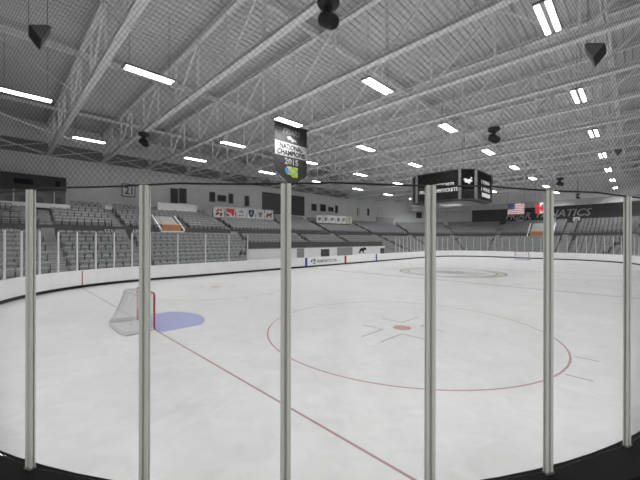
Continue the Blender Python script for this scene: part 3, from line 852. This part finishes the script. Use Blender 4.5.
def strip(ua, ub, mm, nm):
    m = MB()
    for c in range(6):
        u0, u1 = ua + (ub - ua) * c / 6, ua + (ub - ua) * (c + 1) / 6
        P = lambda u, v: (XFL + .08 * sin(u * 8), y0 - wF * u, zt_ - hF * v)
        m.add([P(u0, 0), P(u0, 1), P(u1, 1), P(u1, 0)], [(0, 1, 2, 3)])
    m.build(nm, mm, fl)
strip(0, .25, M['fred'], 'red_bar'); strip(.25, .75, M['cloth'], 'white_field'); strip(.75, 1, M['fred'], 'red_bar')
leaf = [(0, .40), (.08, .26), (.17, .30), (.14, .10), (.22, .18), (.25, .12), (.36, .14), (.32, .02), (.37, -.02), (.2, -.16), (.22, -.24), (.02, -.2), (.02, -.4), (-.02, -.4), (-.02, -.2), (-.22, -.24), (-.2, -.16), (-.37, -.02), (-.32, .02), (-.36, .14), (-.25, .12), (-.22, .18), (-.14, .10), (-.17, .30), (-.08, .26)]
m = MB(); m.prism([(u, v) for u, v in leaf], lambda u, v, t: (XFL - .1 - t, (y0 + y1) / 2 - u * hF, zt_ - hF / 2 + v * hF), 0, .02); m.build('leaf', M['fred'], fl)
MB().tube([(XFL, y0 + .1, zt_ + .02), (XFL, y1 - .1, zt_ + .02)], .03, 6).build('pole', M['cable'], fl)
for y in (y0, y1): MB().tube([(XFL, y, zt_), (XFL, y, 12.1)], .012, 4).build('hanging_line', M['cable'], fl)

# ------------------------------------------------------------------ fittings on the walls (placed on the wall surface)
def panel_on(px0, px1, py0, py1, off, th=.06, out=0.0):
    """box lying on the line 'off' behind the boards; returns builder and its centre frame"""
    A, B = hit(px0, off), hit(px1, off)
    pm_ = (px0 + px1) / 2; C = hit(pm_, off); z1, z0 = zat(py0, C[2], pm_), zat(py1, C[2], pm_)
    p, q = Vector((A[0], A[1], 0)), Vector((B[0], B[1], 0)); d = (q - p).normalized(); nn = Vector((d.y, -d.x, 0))
    if nn.dot(Vector((CAM[0], CAM[1], 0)) - p) < 0: nn = -nn
    p += nn * out; q += nn * out
    m = MB(); V = []
    for z in (z0, z1): V += [p + Vector((0, 0, z)), q + Vector((0, 0, z)), q + nn * th + Vector((0, 0, z)), p + nn * th + Vector((0, 0, z))]
    fs = MB.BF
    m.add(V, fs)
    return m, p, q, d, nn, z0, z1
wins = [(170, 178, 188.5, 203), (178.6, 186.5, 188.5, 203), (209, 215, 192, 201.8), (217, 226, 195.3, 201.6), (228.3, 233, 193.8, 203.5), (244.3, 249, 196, 206),
        (311.3, 316.4, 204, 210.8), (320, 325.6, 204.4, 211.4), (328, 333.2, 207.2, 211.4), (335, 337.6, 205.6, 213.2), (347.6, 350, 207.6, 214.6), (357.2, 359.4, 208.2, 215.4), (367, 369, 208.8, 215.6),
        (378, 382, 209.4, 218.8), (416, 425, 212.4, 218), (437.5, 441, 212.5, 217.5), (442.5, 447, 212.5, 217.5)]
for i, (x0, x1, y0, y1) in enumerate(wins):
    m, p, q, d, nn, z0, z1 = panel_on(x0, x1, y0, y1, 20.1, .05)
    w = struct(m.build('window_%d' % (i + 1), M['pane']))
    fr = MB(); e = .06 if x1 - x0 > 3 else .03
    for a, b in ((p, p + d * e), (q - d * e, q)):
        fr.bar(((a + b) / 2 + nn * .05 + Vector((0, 0, z0))), ((a + b) / 2 + nn * .05 + Vector((0, 0, z1))), e, .08, up=tuple(nn))
    for z in (z0, z1): fr.bar(p + nn * .05 + Vector((0, 0, z)), q + nn * .05 + Vector((0, 0, z)), .08, e)
    fr.build('window_frame', M['wframe'], w)
# wide alcoves in the far wall, their dark depth drawn as flat panels
for i, (x0, x1, y0, y1) in enumerate([(262, 281, 193, 214), (290, 304, 196, 215.5)]):
    m, p, q, d, nn, z0, z1 = panel_on(x0, x1, y0, y1, 20.1, .12)
    tag(m.build('dark_alcove', M['dark'], org=tuple(p)), 'broad dark alcove panel on the far wall ' + ('left' if i == 0 else 'right') + ' of the banner post', 'panel')
# glass-fronted suite at the far left
sx1 = hit(66, 18.1)[0]
st = thing('press_box', 'dark overhanging press box at the left edge above the seats', 'booth', (-4, HW + 18.1, 6.5))
MB().box(-14, sx1, HW + 18.0, HW + 20.0, 8.05, 9.55).build('dark_fascia', M['dark'], st)
MB().box(-14, sx1 + .1, HW + 16.1, HW + 18.6, 6.1, 6.55).build('ledge', M['white'], st)
MB().box(-14, sx1, HW + 18.6, HW + 18.65, 6.5, 8.05).build('window_strip', M['trim'], st)
X = -13.5; first = None
while X < sx1:
    MB().box(X, X + .1, HW + 18.3, HW + 18.45, 6.5, 8.05).build('mullion', M['wall'], st); X += 1.55
for i, X in enumerate((-3.2, -2.2, -.9, .6)): MB().box(X, X + .5, HW + 17.95, HW + 18.25, 6.55, 7.3 + .1 * (i % 2)).build('counter_box', M['box'], st)
MB().box(-2.6, -1.2, HW + 17.9, HW + 18.0, 8.5, 9.0).build('vent', M['black'], st)
m = MB(); m.box(sx1 - .9, sx1 - .55, HW + 17.8, HW + 18.0, 8.4, 9.1); m.build('loudspeaker', M['black'], st)
# section number sign on the wall
m, p, q, d, nn, z0, z1 = panel_on(122, 134.7, 184, 197, 19.9, .06)
c = (p + q) / 2; sg = thing('section_sign', 'square sign with dark numerals 21 on the far wall', 'sign', (c.x, c.y, z0))
m.build('plate', M['wall'], sg)
fr = MB()
for z in (z0 + .05, z1 - .05): fr.bar(p + nn * .07 + Vector((0, 0, z)), q + nn * .07 + Vector((0, 0, z)), .05, .1)
for a in (p, q): fr.bar(a + nn * .07 + Vector((0, 0, z0)), a + nn * .07 + Vector((0, 0, z1)), .08, .08)
fr.build('dark_border', M['dark'], sg)
letters('21', c + nn * .07 + Vector((0, 0, (z0 + z1) / 2)), d, sg, M['dark'], width=.85, height=.95, bold=.02, depth=.02)
# white section numbers on the walkway wall
for i, (px, py, s) in enumerate(((40.2, 230.2, '122'), (108.5, 230.4, '121'), (136.5, 230.6, '120'), (7.5, 230.2, '123'))):
    X, Y, w = hit(px, 11.3); z = zat(py, w, px)
    o = letters(s, (X, Y - .03, z - 0), (1, 0, 0), None, M['white'], width=.62, height=.24, bold=.02, depth=.01, name='section_number')
    tag(o, 'small white section number %s on the dark walkway wall' % s, 'number', 'section numbers')

# ------------------------------------------------------------------ entry stairs with orange panels
def entry(px0, px1, py0, py1, off, label):
    A, B = hit(px0, off), hit(px1, off); C = hit((px0 + px1) / 2, off)
    p, q = Vector((A[0], A[1], 0)), Vector((B[0], B[1], 0)); d = (q - p).normalized(); nn = Vector((d.y, -d.x, 0))
    if nn.dot(Vector((CAM[0], CAM[1], 0)) - p) < 0: nn = -nn
    z1, z0 = zat(py0, C[2]), zat(py1, C[2]); W = (q - p).length
    t = thing('entry_stair', label, 'stairway', tuple((p + q) / 2 + Vector((0, 0, z0))), 'orange entry stairs')
    dep = 2.6
    # sloped panel rising to the back
    def F(u, s, h): return p + d * (u * W) - nn * (s * dep) + Vector((0, 0, z0 + h * (z1 - z0)))
    m = MB(); m.add([F(0.1, 0, 0), F(.9, 0, 0), F(.9, 0, .42), F(.1, 0, .42), F(.1, .4, 0), F(.9, .4, 0), F(.9, .42, .5), F(.1, .42, .5)], MB.BF); m.build('orange_panel', M['orange'], t)
    m = MB(); m.add([F(.1, .42, .5), F(.9, .42, .5), F(.9, 1, 1), F(.1, 1, 1), F(.1, .42, .3), F(.9, .42, .3), F(.9, 1, .8), F(.1, 1, .8)], [(0, 1, 2, 3), (7, 6, 5, 4), (0, 4, 5, 1), (1, 5, 6, 2), (2, 6, 7, 3), (3, 7, 4, 0)]); m.build('ramp', M['step'], t)
    for u in (0, 1):
        m = MB(); m.bar(F(u, -.15, .08), F(u, 1, 1.02), .14, .22); m.build('parapet', M['white'], t)
        m = MB(); m.bar(F(u, -.1, .55), F(u, 1, 1.5), .04, .04); m.bar(F(u, -.1, .1), F(u, -.1, .55), .04, .04); m.bar(F(u, 1, 1), F(u, 1, 1.5), .04, .04); m.build('handrail', M['trim'], t)
    m = MB(); m.bar(F(0, -.12, .0), F(1, -.12, .0), .1, .16); m.build('sill', M['white'], t)
entry(160, 183, 215.5, 232, 11.25, 'orange-panelled entry stair with white sloped sides on the far left')
entry(527.5, 553, 222.5, 237, 11.25, 'orange-panelled entry stair with pale sloped sides at the far end beside the post')
# pale parapet above the left entry stair
m, p, q, d, nn, z0, z1 = panel_on(157, 196, 203.8, 213.5, 17.2, .2)
tag(m.build('parapet_wall', M['wall'], org=tuple(p)), 'pale parapet wall above the left orange entry stair', 'wall')
m, p, q, d, nn, z0, z1 = panel_on(104, 119, 206, 210, 17.4, .2)
tag(m.build('parapet_wall', M['white'], org=tuple(p)), 'short white parapet below the section number sign', 'wall')
m, p, q, d, nn, z0, z1 = panel_on(376, 393, 217.5, 224.5, 17.4, .2)
tag(m.build('parapet_wall', M['step'], org=tuple(p)), 'pale parapet wall at the back of the stand right of the second banner row', 'wall')

# ------------------------------------------------------------------ square school banners
def school(px0, px1, py0, py1, label, grp, cloth, shapes, off=16.0):
    m, p, q, d, nn, z0, z1 = panel_on(px0, px1, py0, py1, off, .03)
    c = (p + q) / 2
    t = thing('school_banner', label, 'banner', (c.x, c.y, z0), grp)
    m.build('cloth', cloth, t); W = (q - p).length; H = z1 - z0
    f = lambda u, v, tt: c + d * (u * W) + nn * (.032 + tt) + Vector((0, 0, z0 + (v + .5) * H))
    for mm, poly in shapes:
        k = MB(); k.prism(poly, f, 0, .012); k.build('emblem', mm, t)
    k = MB(); k.bar(p + Vector((0, 0, z1)), q + Vector((0, 0, z1)), .05, .05); k.build('rod', M['trim'], t)
G1 = 'square school banners left of the banner post'; G2 = 'square school banners right of the banner post'
b = .5
school(213.3, 224, 207, 217.6, 'square white banner with red and black crossed mark, leftmost of six', G1, M['cloth'],
       [(M['fred'], [(-.3, .1), (-.05, .35), (.1, .3), (-.15, .02)]), (M['fred'], [(.05, .25), (.3, .35), (.32, .2), (.1, .08)]), (M['black'], [(-.3, -.1), (.0, .05), (.05, -.08), (-.25, -.3)]), (M['maroon'], [(.05, -.1), (.3, .0), (.32, -.3), (.1, -.35)])])
school(225.5, 235, 207.5, 217.2, 'square white banner with a big red block mark', G1, M['cloth'],
       [(M['fred'], [(-.42, .4), (.42, .4), (.42, -.2), (.2, -.42), (.05, -.1), (-.42, .05)]), (M['fred'], [(-.42, -.1), (-.15, -.2), (-.1, -.42), (-.42, -.42)])])
school(236, 246.2, 208, 218, 'square white banner with a faint grey mark', G1, M['cloth'],
       [(M['bwhite'], [(-.3, .1), (0, .3), (.3, .1), (.1, -.05)]), (M['bgrey'], [(-.1, .12), (.1, .2), (.15, .05)]), (M['bwhite'], [(-.35, -.2), (.3, -.15), (.3, -.3), (-.35, -.35)])])
school(247, 255.2, 208.4, 218.6, 'square white banner with a navy shield', G1, M['cloth'],
       [(M['fnavy'], [(-.33, .36), (.33, .36), (.33, 0), (.2, -.28), (0, -.4), (-.2, -.28), (-.33, 0)]), (M['cloth'], [(-.12, .2), (.12, .2), (.12, -.12), (-.12, -.12)])])
school(256, 264.2, 209.6, 219.2, 'square white banner with a grey triangle mark', G1, M['cloth'], [(M['bgrey'], [(-.28, .2), (.28, .2), (.1, -.3), (-.1, -.3)])])
school(265, 273, 210.2, 219.6, 'square white banner with a maroon animal mark, rightmost of six', G1, M['cloth'],
       [(M['maroon'], [(-.38, -.1), (-.25, .15), (.1, .12), (.35, .3), (.38, .1), (.25, -.05), (.3, -.35), (.15, -.32), (.1, -.1), (-.15, -.12), (-.2, -.35), (-.32, -.32)])])
for i, (a, c, y) in enumerate(((316.4, 322.2, 215.2), (322.6, 328.6, 215.4), (329, 335, 215.6), (335.4, 340.8, 215.9), (341.2, 346, 216.1))):
    dk = [(-.3, -.1), (-.2, .2), (.2, .25), (.35, .0), (.15, -.05), (-.05, -.25)]
    if i % 2: dk = [(-.25, -.25), (-.2, .25), (.1, .3), (.3, .1), (.2, -.2)]
    school(a, c, y, y + 7.6, 'square white banner with a grey mark, %s from the left in the smaller row' % cnt[i], G2, M['cloth'], [(M['bgrey'], dk)], 15.0)
school(346.4, 352, 216.2, 224, 'square yellow-edged banner with a dark Y-shaped mark, rightmost of the smaller row', G2, M['yellow'],
       [(M['cloth'], [(-.4, -.4), (.4, -.4), (.4, .4), (-.4, .4)]), (M['black'], [(-.3, .36), (-.1, .36), (.0, .1), (.15, .36), (.32, .36), (.1, -.02), (.12, -.38), (-.12, -.38), (-.1, -.02)])], 15.0)

# ------------------------------------------------------------------ players' benches: white wall behind the far boards
YB = HW + 2.15
bw = thing('bench_wall', 'long white wall behind the players benches on the far side', 'wall', (26, YB, 0))
MB().box(14.0, 38.2, YB, YB + .2, 0, 2.05).build('white_wall', M['whitewall'], bw)
for x0, x1, z0, z1, mm, nm in ((20.3, 21.4, .9, 2.0, 'greywall', 'grey_panel'), (21.4, 22.8, 1.0, 1.95, 'whitewall', 'white_panel'), (24.2, 25.7, .0, 1.85, 'dark', 'dark_door'), (27.2, 30.3, .9, 2.0, 'greywall', 'grey_panel'), (37.0, 38.1, .9, 1.75, 'dark', 'dark_opening')):
    MB().box(x0, x1, YB - .03, YB + .01, z0, z1).build(nm, M[mm], bw)
def crest(x, z, s, nm):
    m = MB(); f = lambda u, v, t: (x + u * s, YB - .012 - t, z + v * s)
    m.prism([(-.9, -.35), (-.7, .15), (-.35, .42), (.1, .3), (.4, .5), (.85, .3), (.9, 0), (.45, .08), (.2, -.1), (.35, -.45), (.05, -.4), (-.1, -.05), (-.45, -.1), (-.6, -.45)], f, 0, .01)
    m.build(nm, M['black'], bw)
crest(18.75, 1.35, .75, 'black_crest'); crest(32.6, 1.5, .95, 'black_crest')
MB().bar((38.2, YB + .1, 2.0), (42.5, YB + .1, .9), .2, .14).build('sloped_rail', M['trim'], bw)
m = MB(); m.add([(38.2, YB, 0), (42.5, YB, 0), (42.5, YB, .85), (38.2, YB, 1.95), (38.2, YB + .2, 0), (42.5, YB + .2, 0), (42.5, YB + .2, .85), (38.2, YB + .2, 1.95)], [(0, 1, 2, 3), (7, 6, 5, 4), (0, 4, 5, 1), (1, 5, 6, 2), (2, 6, 7, 3), (3, 7, 4, 0)]); m.build('sloped_end', M['greywall'], bw)
MB().box(13.9, 38.3, YB - .05, YB + .5, 2.05, 2.12).build('wall_cap', M['trim'], bw)
MB().box(13.9, 38.3, YB + .5, YB + .55, 2.1, 2.75).build('dark_strip', M['dark'], bw)  # plain dark strip just above the wall cap

# ------------------------------------------------------------------ lettering on the far end wall
L = thing('wall_lettering', 'slanted grey FRIAR FANATICS lettering on the dark end wall', 'sign', (XF + 19.9, 0, 8))
def wall_word(s, px0, px1, pyc, hpx, sh):
    A, B = hit(px0, 19.95), hit(px1, 19.95); C = hit((px0 + px1) / 2, 19.95)
    d = Vector((B[0] - A[0], B[1] - A[1], 0)); p = Vector(((A[0] + B[0]) / 2, (A[1] + B[1]) / 2, zat(pyc, C[2])))
    letters(s, p - Vector((.1, 0, 0)), d, L, M['letter'], width=d.length, height=hpx / FPX * C[2], shear=sh, bold=.015, depth=.04)
wall_word('FRIAR', 506, 530.5, 215.6, 6.6, .3)
wall_word('FANATICS', 536.5, 592, 212.4, 7.2, .3)
m, p, q, d, nn, z0, z1 = panel_on(573, 580, 217, 221, 19.0, .1)
tag(m.build('wall_plate', M['white'], org=tuple(p)), 'small pale plate below the wall lettering', 'sign')
m, p, q, d, nn, z0, z1 = panel_on(516, 523, 219.6, 223.5, 18.5, .1)
tag(m.build('wall_plate', M['letter'], org=tuple(p)), 'small grey plate below the striped flag', 'sign')

# ------------------------------------------------------------------ goals
def goal(loc, sgn, label):
    t = thing('hockey_goal', label, 'goal', loc, 'hockey goals')
    x0, y0, _ = loc; T = lambda x, y, z: (x0 - sgn * x, y0 + y, z)   # x: depth behind the line
    hw, ht = .915, 1.22
    arcp = lambda y0_, s: [T(0, s * (hw - .08 + .08 * sin(a)), ht - .08 + .08 * cos(a)) for a in [pi / 2 - i * pi / 12 for i in range(7)]]
    pts = [T(0, -hw, 0)] + arcp(0, -1)
    for s in (-1, 1):
        MB().tube([T(0, s * hw, 0), T(0, s * hw, ht - .08)], .03, 10).build('goal_post', M['red'], t)
    a = [T(0, -hw + .08 - .08 * cos(i * pi / 12), ht - .08 + .08 * sin(i * pi / 12)) for i in range(7)]
    bb = [T(0, hw - .08 + .08 * cos(i * pi / 12), ht - .08 + .08 * sin(i * pi / 12)) for i in range(6, -1, -1)]
    MB().tube(a + bb, .03, 10).build('crossbar', M['red'], t)
    # plan curves: base frame bows out, top frame is shallower
    def base(u):   # u 0..1 from one post round the back to the other
        if u < .25: k = u / .25; return (.84 * k, -hw - .20 * sin(k * pi / 2))
        if u > .75: k = (1 - u) / .25; return (.84 * k, hw + .20 * sin(k * pi / 2))
        k = (u - .25) / .5; return (.84 + .12 * sin(k * pi), (-hw - .2) * cos(k * pi))
    def top(u):
        if u < .25: k = u / .25; return (.42 * k, -hw + .05)
        if u > .75: k = (1 - u) / .25; return (.42 * k, hw - .05)
        k = (u - .25) / .5; return (.42 + .1 * sin(k * pi), (-hw + .05) * cos(k * pi))
    U = [i / 48 for i in range(49)]
    MB().tube([T(*base(u), .03) for u in U], .024, 8).build('base_frame', M['frame'], t)
    MB().tube([T(*top(u), ht - .02) for u in U], .018, 8).build('top_frame', M['frame'], t)
    def S(u, v):
        k = v ** 1.35; bx, by_ = base(u); tx, ty = top(u)
        sag = .06 * sin(pi * v)
        return T(bx + (tx - bx) * v - sag * sin(pi * u), by_ + (ty - by_) * k, .03 + (ht - .05) * v)
    m = MB(); NU, NV = 74, 26
    for i in range(NU + 1): m.tube([S(i / NU, j / 8) for j in range(9)], .0042, 3, cap=False)
    for j in range(NV + 1): m.tube([S(i / 37, j / NV) for i in range(38)], .0042, 3, cap=False)
    for i in range(12):
        y = -hw + .1 + (2 * hw - .2) * i / 11; m.tube([T(0, y, ht), T(.5, y * .95, ht - .02)], .0042, 3, cap=False)
    for i in range(8): m.tube([T(.06 * i, -hw + .05, ht - .01), T(.06 * i, hw - .05, ht - .01)], .0042, 3, cap=False)
    o = m.build('netting', M['cord'], t); o['kind'] = 'stuff'
    # hanging skirt pad inside the base
    MB().sweep([(0, 0), (0, .12), (.01, .12), (.01, 0)], [T(*base(u), 0)[:2] + (0.7, 0.7) for u in U]).build('base_skirt', M['cord'], t)
goal((0, 0, 0), 1, 'red framed hockey goal with white net beside the blue crease')
goal((XG, 0, 0), -1, 'small distant hockey goal in front of the far end boards')

# ------------------------------------------------------------------ light and camera
W = bpy.data.worlds.new('arena_air'); SC.world = W; W.use_nodes = True
W.node_tree.nodes['Background'].inputs['Color'].default_value = (1, 1, 1, 1)
W.node_tree.nodes['Background'].inputs['Strength'].default_value = .12
cd = bpy.data.cameras.new('camera'); co = bpy.data.objects.new('camera', cd); COL.objects.link(co)
cd.sensor_width = 36; cd.lens = FPX / 640 * 36; cd.clip_start = .05; cd.clip_end = 500
cd.shift_y = (CY - 240) / 640
fwd = Vector((CYW, SY, 0)); rgt = Vector((SY, -CYW, 0)); up = Vector((0, 0, 1))
r2 = rgt * cos(ROLL) + up * sin(ROLL); u2 = up * cos(ROLL) - rgt * sin(ROLL)
co.matrix_world = Matrix(((r2.x, u2.x, -fwd.x, CAM[0]), (r2.y, u2.y, -fwd.y, CAM[1]), (r2.z, u2.z, -fwd.z, CAM[2]), (0, 0, 0, 1)))
SC.camera = co
SC.view_settings.view_transform = 'Standard'; SC.view_settings.look = 'None'
SC.view_settings.exposure = 0; SC.view_settings.gamma = 1; SC.view_settings.use_curve_mapping = False
SC.cycles.max_bounces = 10; SC.cycles.diffuse_bounces = 4; SC.cycles.transparent_max_bounces = 24
SC.cycles.sample_clamp_indirect = 4
SC.cycles.use_denoising = True
